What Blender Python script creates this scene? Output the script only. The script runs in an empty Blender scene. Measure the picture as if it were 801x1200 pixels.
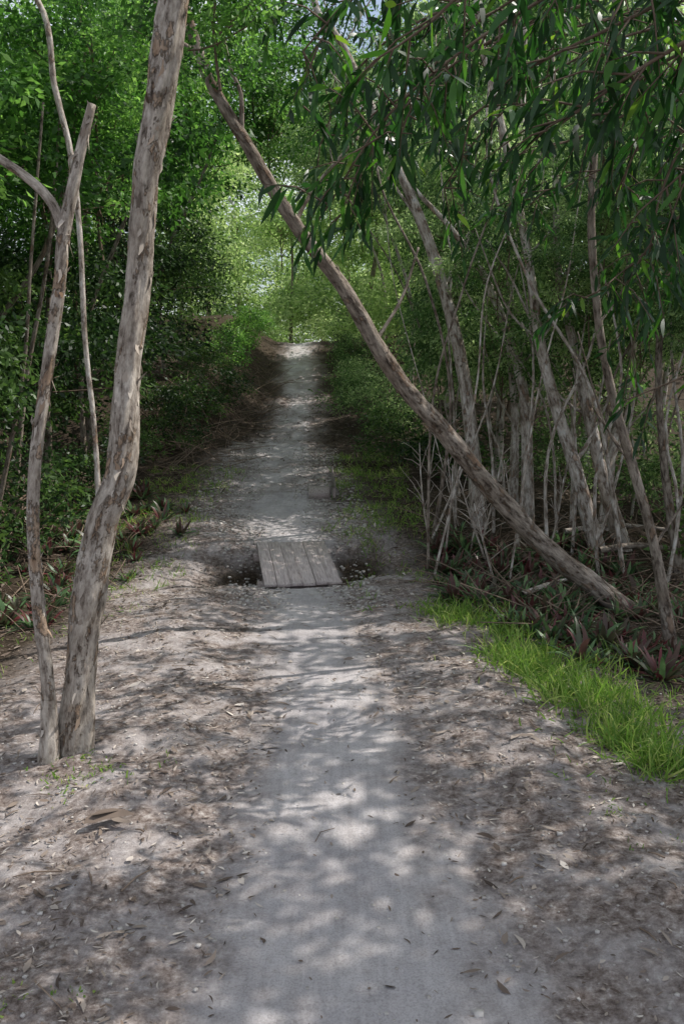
import bpy, math, random
import numpy as np
from collections import Counter
from mathutils import Vector
random.seed(5)
col = bpy.context.scene.collection
RG = np.random.default_rng(11)
PIT = math.atan(0.17)
SP, CP = math.sin(PIT), math.cos(PIT)
CAMZ = 1.6
# ------------------------------------------------------------ helpers
TAB = np.random.default_rng(3).random((256, 256))
def vn(x, y, s=0):
    x = np.asarray(x, float) + s*17.3; y = np.asarray(y, float) + s*9.7
    ix = np.floor(x).astype(int); iy = np.floor(y).astype(int)
    fx = x-ix; fy = y-iy
    fx = fx*fx*(3-2*fx); fy = fy*fy*(3-2*fy)
    a = TAB[ix % 256, iy % 256]; b = TAB[(ix+1) % 256, iy % 256]
    c = TAB[ix % 256, (iy+1) % 256]; d = TAB[(ix+1) % 256, (iy+1) % 256]
    return (a*(1-fx)+b*fx)*(1-fy)+(c*(1-fx)+d*fx)*fy
def fbm(x, y, s=0, o=3):
    v = 0; a = .5; f = 1
    for i in range(o):
        v = v+a*(vn(x*f, y*f, s+i)-.5); a *= .5; f *= 2.1
    return v
def ss(a, b, x):
    t = np.clip((np.asarray(x, float)-a)/(b-a), 0, 1); return t*t*(3-2*t)
def cx(y): return np.interp(y, [-5, 1.8, 3.4, 6, 7.8, 10, 13, 16, 22, 30, 40], [.1, .06, -.05, -.25, -.38, -.76, -.95, -1.05, -1.05, -1.5, -1.6])
def hw(y): return np.interp(y, [-5, 1.8, 3.4, 5, 7.2, 8.4, 9.5, 12, 15, 18, 22, 25, 31, 40], [.62, .56, .46, .42, .38, .46, .66, .62, .58, .38, .34, .48, .42, .4])
PY = [-20, 0, 4, 6, 7.2, 8.3, 10, 13, 16, 22, 26, 30, 33, 40, 60, 300]
PZ = [.1, 0, -.03, -.15, -.26, -.12, -.02, .1, .26, .75, 1.45, 2.3, 2.5, 1.6, .3, 0]
def gully(x, y):
    dx = x-cx(y); ad = np.abs(dx+.15*fbm(x*5, y*5, 41))
    return np.exp(-((y-7.85-.25*dx+.3*fbm(x*3, y*3, 40))/.38)**4)*ss(.28, .45, ad)*(1-ss(.5, 1.1, ad))
def H(x, y):
    x = np.asarray(x, float); y = np.asarray(y, float)
    z = np.interp(y, PY, PZ)
    dx = x-cx(y); ad = np.abs(dx); w = hw(y)
    off = ss(w*.6, w*1.7, ad)
    z = z - .02*(1-off)
    z = z + off*(.08*fbm(x*1.1, y*1.1, 1)+.05*fbm(x*4, y*4, 2)+.03*fbm(x*14, y*14, 4)) + .014*fbm(x*7, y*3, 6)+.006*fbm(x*22, y*18, 7)+.13*ss(9, 11, y)*fbm(x*2.2, y*1.6, 9)+.07*ss(9, 11, y)*fbm(x*6, y*5, 19)
    near = 1-ss(8, 12, y)
    z = z + near*.035*np.exp(-((dx-w-.5)/.35)**2) + near*.02*np.exp(-((dx+w+.4)/.35)**2)
    z = z - near*.03*ss(1.3, 2.2, dx) - near*.1*ss(1.5, 2.4, -dx)
    g = np.exp(-((y-7.8-.2*dx)/.5)**4)*(1-ss(.7, 1.6, ad))
    z = z - g*.17 - gully(x, y)*(.13+.12*fbm(x*7, y*7, 44))
    z = z + ss(13, 18, y)*(1-ss(34, 44, y))*(1.0*ss(.7, 2.6, -dx)+.35*ss(.8, 3, dx))+off*ss(14, 17, y)*.25*fbm(x*1.2, y*1.2, 31)
    z = z + ss(8, 60, ad)*.6
    return z
def at(px, py, Y):
    u = (px-400.5)/1000; v = (600-py)/1000
    t = Y/(CP+v*SP)
    return (u*t, Y, CAMZ+(-SP+v*CP)*t)
def gp(px, py):
    u = (px-400.5)/1000; v = (600-py)/1000
    t = 1.
    while t < 60:
        x, y, z = u*t, (CP+v*SP)*t, CAMZ+(-SP+v*CP)*t
        if z < float(H(x, y)): break
        t += .02
    return (x, y, float(H(x, y)))
def mkmesh(name, V, F, tint=None, bk=None, smooth=False, extra=None):
    V = np.ascontiguousarray(V, dtype=np.float32); F = np.ascontiguousarray(F, dtype=np.int32)
    me = bpy.data.meshes.new(name)
    me.vertices.add(len(V)); me.vertices.foreach_set('co', V.ravel())
    M, k = F.shape
    me.loops.add(M*k); me.loops.foreach_set('vertex_index', F.ravel())
    me.polygons.add(M); me.polygons.foreach_set('loop_start', np.arange(0, M*k, k, dtype=np.int32))
    me.update(calc_edges=True); me.validate()
    if tint is not None: me.attributes.new('tint', 'FLOAT', 'POINT').data.foreach_set('value', np.asarray(tint, np.float32))
    if bk is not None: me.attributes.new('bk', 'FLOAT_VECTOR', 'POINT').data.foreach_set('vector', np.asarray(bk, np.float32).ravel())
    if extra:
        for n, a in extra.items(): me.attributes.new(n, 'FLOAT', 'POINT').data.foreach_set('value', np.asarray(a, np.float32))
    if smooth: me.polygons.foreach_set('use_smooth', np.ones(M, bool))
    return me
class MB:
    def __init__(s): s.V = []; s.F = []; s.T = []; s.B = []; s.n = 0
    def add(s, V, F, T=None, B=None):
        V = np.asarray(V, float)
        s.V.append(V); s.F.append(np.asarray(F)+s.n); s.n += len(V)
        s.T.append(np.full(len(V), .5) if T is None else T)
        s.B.append(V if B is None else B); return s
    def mesh(s, name, smooth=False):
        return mkmesh(name, np.concatenate(s.V), np.concatenate(s.F), np.concatenate(s.T), np.concatenate(s.B), smooth)
    def build(s, name, mat, parent=None, smooth=False):
        return link(name, s.mesh(name, smooth), mat, parent)
def link(name, me, mat, parent=None):
    if mat and not me.materials: me.materials.append(mat)
    o = bpy.data.objects.new(name, me); col.objects.link(o)
    if parent: o.parent = parent
    return o
def tag(o, label=None, cat=None, group=None, kind=None):
    if label: o['label'] = label
    if cat: o['category'] = cat
    if group: o['group'] = group
    if kind: o['kind'] = kind
    return o
def empty(name, loc, label, cat, group=None, rz=0):
    o = bpy.data.objects.new(name, None); col.objects.link(o); o.location = loc; o.rotation_euler = (0, 0, rz)
    o.empty_display_size = .1
    return tag(o, label, cat, group)
def spline(P, R, step):
    P = np.asarray(P, float); R = np.asarray(R, float)
    Q = np.vstack([2*P[0]-P[1], P, 2*P[-1]-P[-2]]); out = []; rr = []
    for i in range(len(P)-1):
        p0, p1, p2, p3 = Q[i:i+4]; n = max(1, int(np.linalg.norm(p2-p1)/step))
        for k in range(n):
            t = k/n
            out.append(.5*((2*p1)+(-p0+p2)*t+(2*p0-5*p1+4*p2-p3)*t*t+(-p0+3*p1-3*p2+p3)*t**3)); rr.append(R[i]*(1-t)+R[i+1]*t)
    out.append(P[-1]); rr.append(R[-1])
    return np.array(out), np.array(rr)
def tube(P, R, seg=10, step=.08, amp=.08, fq=5, seed=0, mb=None):
    C, r = spline(P, R, step)
    T = np.gradient(C, axis=0); T /= np.linalg.norm(T, axis=1)[:, None]+1e-9
    n = np.cross(T[0], [0.3, 1, .1]); n /= np.linalg.norm(n)
    N = []
    for t in T:
        n = n-t*np.dot(n, t); n /= np.linalg.norm(n)+1e-9; N.append(n)
    N = np.array(N); B = np.cross(T, N)
    s = np.concatenate([[0], np.cumsum(np.linalg.norm(np.diff(C, axis=0), axis=1))])
    C = np.vstack([C, C[-1]]); N = np.vstack([N, N[-1]]); B = np.vstack([B, B[-1]]); s = np.append(s, s[-1]); r = np.append(r, r[-1]*.03)
    th = np.linspace(0, 2*np.pi, seg, endpoint=False)
    ct, st = np.cos(th)[None], np.sin(th)[None]
    sg = s[:, None]
    q = 1+amp*2*fbm(ct*1.3+sg*fq*.3+seed*3.1+50, st*1.3+sg*fq+seed+50, 0)
    if seg > 20: q = q+amp*.8*(vn(ct*4+60+sg*1.5, st*4+sg*9+60, 2)-.5)+amp*.4*(vn(ct*11+90, st*11+sg*22+60, 5)-.5)
    rad = r[:, None]*q
    V = C[:, None]+N[:, None]*(rad*ct)[..., None]+B[:, None]*(rad*st)[..., None]
    bk = np.stack([r[:, None]*ct+0*sg+seed, r[:, None]*st+0*sg, sg+0*ct], -1)
    m = len(C); i = np.arange(m-1)[:, None]*seg; j = np.arange(seg)[None]; k = (j+1) % seg
    F = np.stack([i+j, i+k, i+seg+k, i+seg+j], -1).reshape(-1, 4)
    mb = mb or MB(); mb.add(V.reshape(-1, 3), F, np.full(m*seg, (seed*.37) % 1), bk.reshape(-1, 3)); mb.surf = (V[:-1], C[:-1], T, bk[:-1]); return mb
def nz(a): return a/(np.linalg.norm(a, axis=-1, keepdims=True)+1e-9)
def leafq(C, D, L, W, rg, tint):
    n = len(C); D = nz(D); S = nz(np.cross(D, rg.normal(size=(n, 3)))); Nn = np.cross(D, S)
    L = L[:, None]; W = W[:, None]
    mid = C+D*L*.45
    V = np.stack([C, mid+S*W*.5+Nn*W*.15, C+D*L-Nn*L*.08, mid-S*W*.5+Nn*W*.15], 1).reshape(-1, 3)
    return V, np.arange(4*n).reshape(-1, 4), np.repeat(tint, 4)
def leafs(C, D, L, W, rg, tint, droop=.25, sick=.12, prof=(.12, .8, 1, .72, .03), S=None):
    n = len(C); D = nz(D)
    S = nz(np.cross(D, rg.normal(size=(n, 3)))) if S is None else nz(S)
    K = len(prof); L = L[:, None]; W = W[:, None]; sk = rg.uniform(-sick, sick, (n, 1))
    R = []
    for k in range(K):
        s = k/(K-1); c = C+D*L*s+S*sk*L*math.sin(s*math.pi)+np.array([0, 0, -1.])*droop*L*s*s
        R += [c+S*W*.5*prof[k], c-S*W*.5*prof[k]]
    V = np.stack(R, 1).reshape(-1, 3)
    b = (np.arange(n)*2*K)[:, None]; k = (np.arange(K-1)*2)[None]
    F = np.stack([b+k, b+k+1, b+k+3, b+k+2], -1).reshape(-1, 4)
    return V, F, np.repeat(tint, 2*K)
def boxq(mb, c, s, rz=0, rx=0, j=0, tint=.5):
    x, y, z = [a/2 for a in s]; b = min(s)*.12
    P = []
    for (sx, sy, q) in ((x, y-b, -z), (x, y, -z+b), (x, y, z-b), (x-b, y-b, z)):
        P += [(-sx, -sy, q), (sx, -sy, q), (sx, sy, q), (-sx, sy, q)]
    P = np.array(P)+RG.normal(size=(16, 3))*j
    F = [[3, 2, 1, 0], [12, 13, 14, 15]]
    for l in range(3):
        for k in range(4): F.append([l*4+k, l*4+(k+1) % 4, l*4+4+(k+1) % 4, l*4+4+k])
    ca, sa = math.cos(rx), math.sin(rx); Q = P.copy(); Q[:, 1] = P[:, 1]*ca-P[:, 2]*sa; Q[:, 2] = P[:, 1]*sa+P[:, 2]*ca
    ca, sa = math.cos(rz), math.sin(rz); R = Q.copy(); R[:, 0] = Q[:, 0]*ca-Q[:, 1]*sa; R[:, 1] = Q[:, 0]*sa+Q[:, 1]*ca
    mb.add(R+np.array(c), F, np.full(16, tint), P+np.array([tint*7, 0, 0])); return mb
# ------------------------------------------------------------ materials
def newmat(name):
    m = bpy.data.materials.new(name); m.use_nodes = True; nt = m.node_tree; nt.nodes.clear()
    return m, nt, nt.nodes.new('ShaderNodeOutputMaterial')
def N(nt, t, **k):
    n = nt.nodes.new(t)
    for a, b in k.items():
        if a in n.inputs: n.inputs[a].default_value = b
        else: setattr(n, a, b)
    return n
def ramp(nt, src, stops):
    r = nt.nodes.new('ShaderNodeValToRGB'); nt.links.new(src, r.inputs[0]); e = r.color_ramp.elements
    while len(e) > 1: e.remove(e[-1])
    e[0].position = stops[0][0]; e[0].color = (*stops[0][1], 1)
    for p, c in stops[1:]: q = e.new(p); q.color = (*c, 1)
    return r.outputs[0]
def leafmat(name, stops, trans=.4, rough=.45, spec=.35, tv=1.9, var=.3):
    m, nt, out = newmat(name); L = nt.links.new
    a = N(nt, 'ShaderNodeAttribute', attribute_name='tint')
    oi = N(nt, 'ShaderNodeObjectInfo')
    mm = N(nt, 'ShaderNodeMath', operation='MULTIPLY_ADD'); mm.inputs[1].default_value = var; L(oi.outputs['Random'], mm.inputs[0])
    ad = N(nt, 'ShaderNodeMath', operation='SUBTRACT'); ad.inputs[1].default_value = var/2; L(a.outputs['Fac'], mm.inputs[2]); L(mm.outputs[0], ad.inputs[0])
    c = ramp(nt, ad.outputs[0], stops)
    p = N(nt, 'ShaderNodeBsdfPrincipled', Roughness=rough); p.inputs['Specular IOR Level'].default_value = spec; L(c, p.inputs['Base Color'])
    t = N(nt, 'ShaderNodeBsdfTranslucent')
    hs = N(nt, 'ShaderNodeHueSaturation', Hue=.492, Saturation=1.08, Value=tv); L(c, hs.inputs['Color']); L(hs.outputs[0], t.inputs[0])
    mx = N(nt, 'ShaderNodeMixShader'); mx.inputs[0].default_value = trans; L(p.outputs[0], mx.inputs[1]); L(t.outputs[0], mx.inputs[2]); L(mx.outputs[0], out.inputs[0])
    return m
def mixc(nt, f, a, b, mode='MIX'):
    n = N(nt, 'ShaderNodeMix', data_type='RGBA', blend_type=mode)
    for i, s in ((0, f), (6, a), (7, b)):
        if isinstance(s, (int, float)): n.inputs[i].default_value = s
        elif isinstance(s, tuple): n.inputs[i].default_value = (*s, 1)
        else: nt.links.new(s, n.inputs[i])
    return n.outputs[2]
def barkmat(name, dark, mid, light, peel, peelamt=.5, mott=.7):
    m, nt, out = newmat(name); L = nt.links.new
    a = N(nt, 'ShaderNodeAttribute', attribute_name='bk')
    mp = N(nt, 'ShaderNodeMapping'); mp.inputs['Scale'].default_value = (1, 1, .3); L(a.outputs['Vector'], mp.inputs[0])
    n1 = N(nt, 'ShaderNodeTexNoise', Scale=34., Detail=9., Roughness=.7); L(mp.outputs[0], n1.inputs[0])
    mp2 = N(nt, 'ShaderNodeMapping'); mp2.inputs['Scale'].default_value = (1, 1, .45); L(a.outputs['Vector'], mp2.inputs[0])
    n2 = N(nt, 'ShaderNodeTexNoise', Scale=15., Detail=7., Roughness=.7); L(mp2.outputs[0], n2.inputs[0])
    n3 = N(nt, 'ShaderNodeTexNoise', Scale=120., Detail=4.); L(mp.outputs[0], n3.inputs[0])
    n4 = N(nt, 'ShaderNodeTexNoise', Scale=4., Detail=3.); L(a.outputs['Vector'], n4.inputs[0])
    c = ramp(nt, n1.outputs[0], [(.34, dark), (.43, mid), (.56, light), (.7, tuple(min(.8, v*1.3) for v in light))])
    pf = ramp(nt, n2.outputs[0], [(peelamt, (0, 0, 0)), (peelamt+.04, (1, 1, 1))])
    c = mixc(nt, pf, c, mixc(nt, .6, c, peel))
    c = mixc(nt, .35, c, ramp(nt, n3.outputs[0], [(.3, (.25, .25, .25)), (.7, (1, 1, 1))]), 'MULTIPLY')
    c = mixc(nt, mott, c, ramp(nt, n4.outputs[0], [(.35, (.5, .45, .4)), (.6, (1, 1, 1))]), 'MULTIPLY')
    p = N(nt, 'ShaderNodeBsdfPrincipled', Roughness=.9); p.inputs['Specular IOR Level'].default_value = .15; L(c, p.inputs['Base Color'])
    h = N(nt, 'ShaderNodeMath', operation='ADD'); L(n1.outputs[0], h.inputs[0]); L(pf, h.inputs[1])
    b = N(nt, 'ShaderNodeBump', Strength=1., Distance=.015); L(h.outputs[0], b.inputs['Height']); L(b.outputs[0], p.inputs['Normal'])
    L(p.outputs[0], out.inputs[0]); return m
def simple(name, stops, scale=20., stretch=(1, 1, 1), rough=.9, bump=.4):
    m, nt, out = newmat(name); L = nt.links.new
    a = N(nt, 'ShaderNodeAttribute', attribute_name='bk')
    mp = N(nt, 'ShaderNodeMapping'); mp.inputs['Scale'].default_value = stretch; L(a.outputs['Vector'], mp.inputs[0])
    n1 = N(nt, 'ShaderNodeTexNoise', Scale=scale, Detail=6., Roughness=.65); L(mp.outputs[0], n1.inputs[0])
    c = ramp(nt, n1.outputs[0], stops)
    t = N(nt, 'ShaderNodeAttribute', attribute_name='tint')
    c = mixc(nt, .6, c, ramp(nt, t.outputs['Fac'], [(0, (.45, .42, .4)), (1, (1, 1, 1))]), 'MULTIPLY')
    p = N(nt, 'ShaderNodeBsdfPrincipled', Roughness=rough); p.inputs['Specular IOR Level'].default_value = .2; L(c, p.inputs['Base Color'])
    b = N(nt, 'ShaderNodeBump', Strength=bump, Distance=.01); L(n1.outputs[0], b.inputs['Height']); L(b.outputs[0], p.inputs['Normal'])
    L(p.outputs[0], out.inputs[0]); return m
def tintmat(name, stops, rough=.8):
    m, nt, out = newmat(name); L = nt.links.new
    t = N(nt, 'ShaderNodeAttribute', attribute_name='tint'); c = ramp(nt, t.outputs['Fac'], stops)
    p = N(nt, 'ShaderNodeBsdfPrincipled', Roughness=rough); p.inputs['Specular IOR Level'].default_value = .25; L(c, p.inputs['Base Color']); L(p.outputs[0], out.inputs[0]); return m
def groundmat():
    m, nt, out = newmat('forest_ground'); L = nt.links.new
    tc = N(nt, 'ShaderNodeNewGeometry'); pos = tc.outputs['Position']
    pa = N(nt, 'ShaderNodeAttribute', attribute_name='pathness').outputs['Fac']
    fo = N(nt, 'ShaderNodeAttribute', attribute_name='forest').outputs['Fac']
    def noise(sc, d=5., r=.6, st=(1, 1, 1)):
        mp = N(nt, 'ShaderNodeMapping'); mp.inputs['Scale'].default_value = st; L(pos, mp.inputs[0])
        n = N(nt, 'ShaderNodeTexNoise', Scale=sc, Detail=d, Roughness=r); L(mp.outputs[0], n.inputs[0]); return n.outputs[0]
    n1 = noise(2.2); n2 = noise(34., 8., .75); n3 = noise(150., 4.); n4 = noise(14., 4., .6, (3.5, .35, 1)); n5 = noise(5.); n6 = noise(11., 6., .7)
    sand = ramp(nt, n1, [(.3, (.46, .43, .44)), (.7, (.65, .61, .61))])
    sand = mixc(nt, .35, sand, ramp(nt, n4, [(.35, (.62, .62, .62)), (.6, (1, 1, 1))]), 'MULTIPLY')
    sand = mixc(nt, .4, sand, ramp(nt, n6, [(.38, (.6, .57, .55)), (.55, (1, 1, 1))]), 'MULTIPLY')
    sand = mixc(nt, .5, sand, ramp(nt, n3, [(.35, (.55, .53, .51)), (.55, (1, 1, 1))]), 'MULTIPLY')
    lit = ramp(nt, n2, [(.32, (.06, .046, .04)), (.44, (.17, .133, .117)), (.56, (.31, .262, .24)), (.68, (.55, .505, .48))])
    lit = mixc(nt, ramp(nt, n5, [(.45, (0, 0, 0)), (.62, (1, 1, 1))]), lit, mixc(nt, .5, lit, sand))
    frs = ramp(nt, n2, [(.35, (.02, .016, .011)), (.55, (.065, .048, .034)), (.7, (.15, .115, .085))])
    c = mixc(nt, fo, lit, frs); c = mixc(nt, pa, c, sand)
    p = N(nt, 'ShaderNodeBsdfPrincipled', Roughness=.95); p.inputs['Specular IOR Level'].default_value = .1; L(c, p.inputs['Base Color'])
    h = N(nt, 'ShaderNodeMath', operation='MULTIPLY_ADD'); L(n3, h.inputs[0]); h.inputs[1].default_value = .35; L(n2, h.inputs[2])
    b = N(nt, 'ShaderNodeBump', Strength=.7, Distance=.02); L(h.outputs[0], b.inputs['Height']); L(b.outputs[0], p.inputs['Normal'])
    L(p.outputs[0], out.inputs[0]); return m
M_ground = groundmat()
M_bark = barkmat('peeling_bark', (.09, .07, .055), (.35, .295, .25), (.62, .55, .48), (.44, .28, .17), .55, .5)
M_bark2 = barkmat('grey_bark', (.055, .043, .034), (.23, .185, .155), (.44, .375, .32), (.32, .2, .13), .56)
M_bark3 = barkmat('paper_bark', (.13, .10, .08), (.44, .37, .32), (.78, .71, .65), (.48, .3, .2), .56, .75)
M_twig = simple('twig', [(.3, (.13, .09, .065)), (.7, (.34, .26, .2))], 30, (1, 1, .3))
GR = [(0, (.022, .065, .014)), (.5, (.075, .19, .038)), (1, (.24, .43, .11))]
M_leafL = leafmat('broad_leaf', GR, .46)
M_leafD = leafmat('leaf_painted_shade', [(0, (.010, .026, .008)), (.5, (.032, .072, .02)), (1, (.10, .18, .045))], .32)  # darker copy of broad_leaf; shade of the low left foliage painted in
M_leafR = leafmat('fine_leaf', [(0, (.025, .06, .02)), (.5, (.09, .18, .055)), (1, (.36, .48, .21))], .44, var=.4)
M_leafF = leafmat('far_leaf', [(0, (.11, .19, .06)), (.5, (.27, .39, .14)), (1, (.52, .62, .30))], .5)  # paler leaf; distant haze and sunlight painted into the colour
M_leafN = leafmat('long_leaf', [(0, (.010, .035, .009)), (.5, (.022, .078, .016)), (.78, (.08, .22, .03)), (1, (.25, .36, .055))], .40, .36, .45)
M_grass = leafmat('grass_blade', [(0, (.06, .12, .025)), (.6, (.16, .29, .055)), (1, (.42, .46, .17))], .4, .5, .25)
M_ros = leafmat('rosette_leaf', [(0, (.16, .035, .045)), (.35, (.085, .05, .04)), (.6, (.04, .10, .04)), (1, (.17, .27, .11))], .2, .4, .4)
M_lit = tintmat('dry_leaf', [(0, (.055, .04, .033)), (.4, (.165, .125, .10)), (.75, (.37, .31, .265)), (1, (.66, .60, .54))])
M_stone = simple('pale_stone', [(.3, (.4, .37, .35)), (.7, (.68, .64, .6))], 25)
M_wood = simple('weathered_board', [(.3, (.30, .245, .23)), (.5, (.51, .44, .42)), (.75, (.67, .595, .57))], 22, (4, .35, 4), bump=.7)

# ------------------------------------------------------------ ground and path
def axis(a0, a1, d, far_lo, far_hi, g=1.22):
    m = list(np.arange(a0, a1, d)); s = d; v = m[-1]
    while v < far_hi: s = min(s*g, 12); v += s; m.append(v)
    s = d; v = m[0]; lo = []
    while v > far_lo: s = min(s*g, 12); v -= s; lo.append(v)
    return np.array(lo[::-1]+m)
gx = axis(-2.6, 2.6, .03, -150, 150)
gy = np.unique(np.concatenate([axis(.9, 10, .03, -60, 9.9, 1.25), np.arange(10, 36, .12), axis(36, 37, .3, 36, 250, 1.1)]))
X, Y = np.meshgrid(gx, gy)
def attrs(X, Y):
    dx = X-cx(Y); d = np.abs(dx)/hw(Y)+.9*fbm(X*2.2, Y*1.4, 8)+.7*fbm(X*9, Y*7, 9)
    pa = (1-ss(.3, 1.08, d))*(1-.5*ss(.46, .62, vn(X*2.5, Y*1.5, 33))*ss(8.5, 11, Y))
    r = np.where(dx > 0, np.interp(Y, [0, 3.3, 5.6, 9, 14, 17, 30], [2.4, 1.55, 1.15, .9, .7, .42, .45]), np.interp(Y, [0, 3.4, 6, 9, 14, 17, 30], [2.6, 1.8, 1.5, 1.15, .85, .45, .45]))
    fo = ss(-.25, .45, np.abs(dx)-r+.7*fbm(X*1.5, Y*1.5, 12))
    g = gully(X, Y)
    return pa*(1-g), np.maximum(fo, np.clip(g*1.4, 0, 1))  # gully hollows: their darkness painted into the soil colour
def sheet(name, X, Y, Z):
    ny, nx = X.shape; i = np.arange(ny-1)[:, None]*nx; j = np.arange(nx-1)[None]
    F = np.stack([i+j, i+j+1, i+nx+j+1, i+nx+j], -1).reshape(-1, 4)
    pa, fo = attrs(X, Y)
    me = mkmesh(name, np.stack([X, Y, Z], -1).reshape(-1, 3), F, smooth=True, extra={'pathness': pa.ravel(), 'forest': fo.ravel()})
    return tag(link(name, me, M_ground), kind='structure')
dG = np.abs(X-cx(Y))/hw(Y)
Zg = H(X, Y)-.014*(1-ss(.6, .95, dG))*(1-ss(32, 36, Y))
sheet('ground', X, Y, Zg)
py_ = np.unique(np.concatenate([np.arange(-3, 10, .04), np.arange(10, 36, .12)]))
uu = np.linspace(-1, 1, 41)
U, YY = np.meshgrid(uu, py_)
XX = cx(YY)+U*hw(YY)*.96*(1+.16*fbm(YY*1.5, YY*0+3, 5)*np.sign(U)+.1*fbm(YY*5, np.sign(U)*9, 2))
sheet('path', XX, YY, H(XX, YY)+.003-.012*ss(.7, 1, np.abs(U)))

# ------------------------------------------------------------ footbridge and boards
br = empty('plank_bridge', (-.36, 7.2, -.285), 'small weathered plank bridge lying across the gully in the middle of the path', 'footbridge')
mb = MB(); rz = .16; w_ = .108
slope = math.atan2(.13, .98)
for k in range(6):
    ox = (k-2.5)*(w_+.004)
    boxq(mb, (ox*math.cos(rz)+random.uniform(-.003, .003)-.06, .5+ox*math.sin(rz)+random.uniform(-.01, .01), .105+random.uniform(-.002, .002)), (w_, 1.1+random.uniform(-.02, .02), .03), rz, slope, .002, random.uniform(.75, 1))
mb.build('deck', M_wood, br)
for dy, dz in ((.12, .0), (.9, .085)):
    m2 = MB(); boxq(m2, (0-dy*.14, dy, dz-.01), (.74, .1, .075), rz, 0, .003, .25); m2.build('beam', M_wood, br)
def board(px0, py0, px1, py1, h, th, label, cat='board', name='edging_board', up=.02, tint=.4, lift=.0, mat=None, tilt=0):
    a = np.array(gp(px0, py0)); b = np.array(gp(px1, py1)); c = (a+b)/2; d = b-a
    mb = MB(); boxq(mb, (0, 0, h/2-up), (th, float(np.linalg.norm(d[:2])), h), math.atan2(-d[0], d[1]), tilt, .008, tint)
    o = mb.build(name, mat or M_wood); o.location = (c[0], c[1], max(a[2], b[2])-h*.55+lift); return tag(o, label, cat)
board(391, 588, 389, 552, .13, .035, 'low weathered edging board along the right side of the path beyond the bridge', tint=0, lift=.02)
board(374, 586, 374, 574, .08, .26, 'flat weathered timber slab at the right path edge beyond the plank bridge', 'timber slab', 'timber_slab', tint=.35, lift=.015, tilt=.04)

# ------------------------------------------------------------ crown prototypes
def crown_proto(seed, ncl, per, rad, L, W, cr, name, mat, down=.3, nb=14, crv=None):
    rg = np.random.default_rng(seed)
    c = nz(rg.normal(size=(ncl, 3)))*(rg.random((ncl, 1))**.45)*np.array(rad)
    c[:, 2] += .25*np.abs(rg.normal(size=ncl))
    ct = rg.uniform(.05, .95, ncl); cs = rg.uniform(.5, 1.5, ncl)
    pr = cs**2/np.sum(cs**2)
    idx = rg.choice(ncl, ncl*per, p=pr)
    n = len(idx)
    pos = c[idx]+rg.normal(size=(n, 3))*(np.array([cr, cr, cr*.5]) if crv is None else np.array(crv))*cs[idx][:, None]
    out = nz(pos-c[idx]+1e-4)
    D = out*.7+rg.normal(size=(n, 3))*.5+np.array([0, 0, -down])
    t = np.clip(ct[idx]+rg.normal(size=n)*.14, 0, 1)
    V, F, T = leafq(pos, D, L*rg.uniform(.6, 1.3, n), W*rg.uniform(.6, 1.3, n), rg, t)
    me = mkmesh(name, V, F, T); me.materials.append(mat)
    m = MB()
    base = np.array([0, 0, -rad[2]*1.05])
    tube([base, base*.5+[.08, .05, 0], [0, 0, 0], [0, 0, rad[2]*.6]], [.022, .018, .013, .004], 6, .25, .05, mb=m)
    for k, i in enumerate(rg.permutation(ncl)[:nb]):
        e = c[i]; s0 = base*rg.uniform(-.3, .75); s0[2] = min(s0[2], e[2]-.1) if e[2] > base[2]+.3 else base[2]; mid = s0*.5+e*.5+rg.normal(size=3)*.1
        tube([s0, mid, e], [.014, .009, .003], 5, .25, .05, mb=m, seed=k)
    bm = m.mesh(name+'_limbs', True); bm.materials.append(M_twig)
    return me, bm
CL = [crown_proto(s, 60, 140, (1.5, 1.5, 1.35), .095, .046, .17, 'crown_broad', M_leafL) for s in (1, 2, 3)]
def remat(pr, mat):
    m = pr[0].copy(); m.materials.clear(); m.materials.append(mat); return (m, pr[1])
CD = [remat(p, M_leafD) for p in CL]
CR = [crown_proto(s, 56, 120, (1.5, 1.5, 1.5), .105, .038, .17, 'crown_fine', M_leafR, .6) for s in (4, 5, 6)]
CS = [crown_proto(s, 64, 66, (1.7, 1.7, .7), .12, .055, .17, 'crown_open', M_leafR, .3, 20, (.27, .065, .06)) for s in (15, 16, 17)]  # leaf clumps stretched sideways, shaped to streak the path with shade
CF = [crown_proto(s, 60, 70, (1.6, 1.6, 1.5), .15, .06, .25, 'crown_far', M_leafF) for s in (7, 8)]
SH = [crown_proto(s, 32, 70, (.95, .95, .4), .09, .038, .12, 'shrub_leaves', M_leafL, .1) for s in (9, 10)]
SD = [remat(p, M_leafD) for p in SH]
SHR = [crown_proto(s, 40, 80, (.85, .85, .55), .085, .026, .14, 'shrub_leaves_fine', M_leafR, .2) for s in (13, 14)]
def put_crown(parent, proto, loc, sc, rz=0):
    for nm, me in (('crown', proto[0]), ('branches', proto[1])):
        o = bpy.data.objects.new(nm, me); col.objects.link(o); o.parent = parent
        o.location = loc; o.scale = (sc[0], sc[1], sc[2]) if isinstance(sc, tuple) else (sc, sc, sc); o.rotation_euler = (0, 0, rz)
def rel(P, base): return [tuple(np.array(p)-np.array(base)) for p in P]
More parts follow.
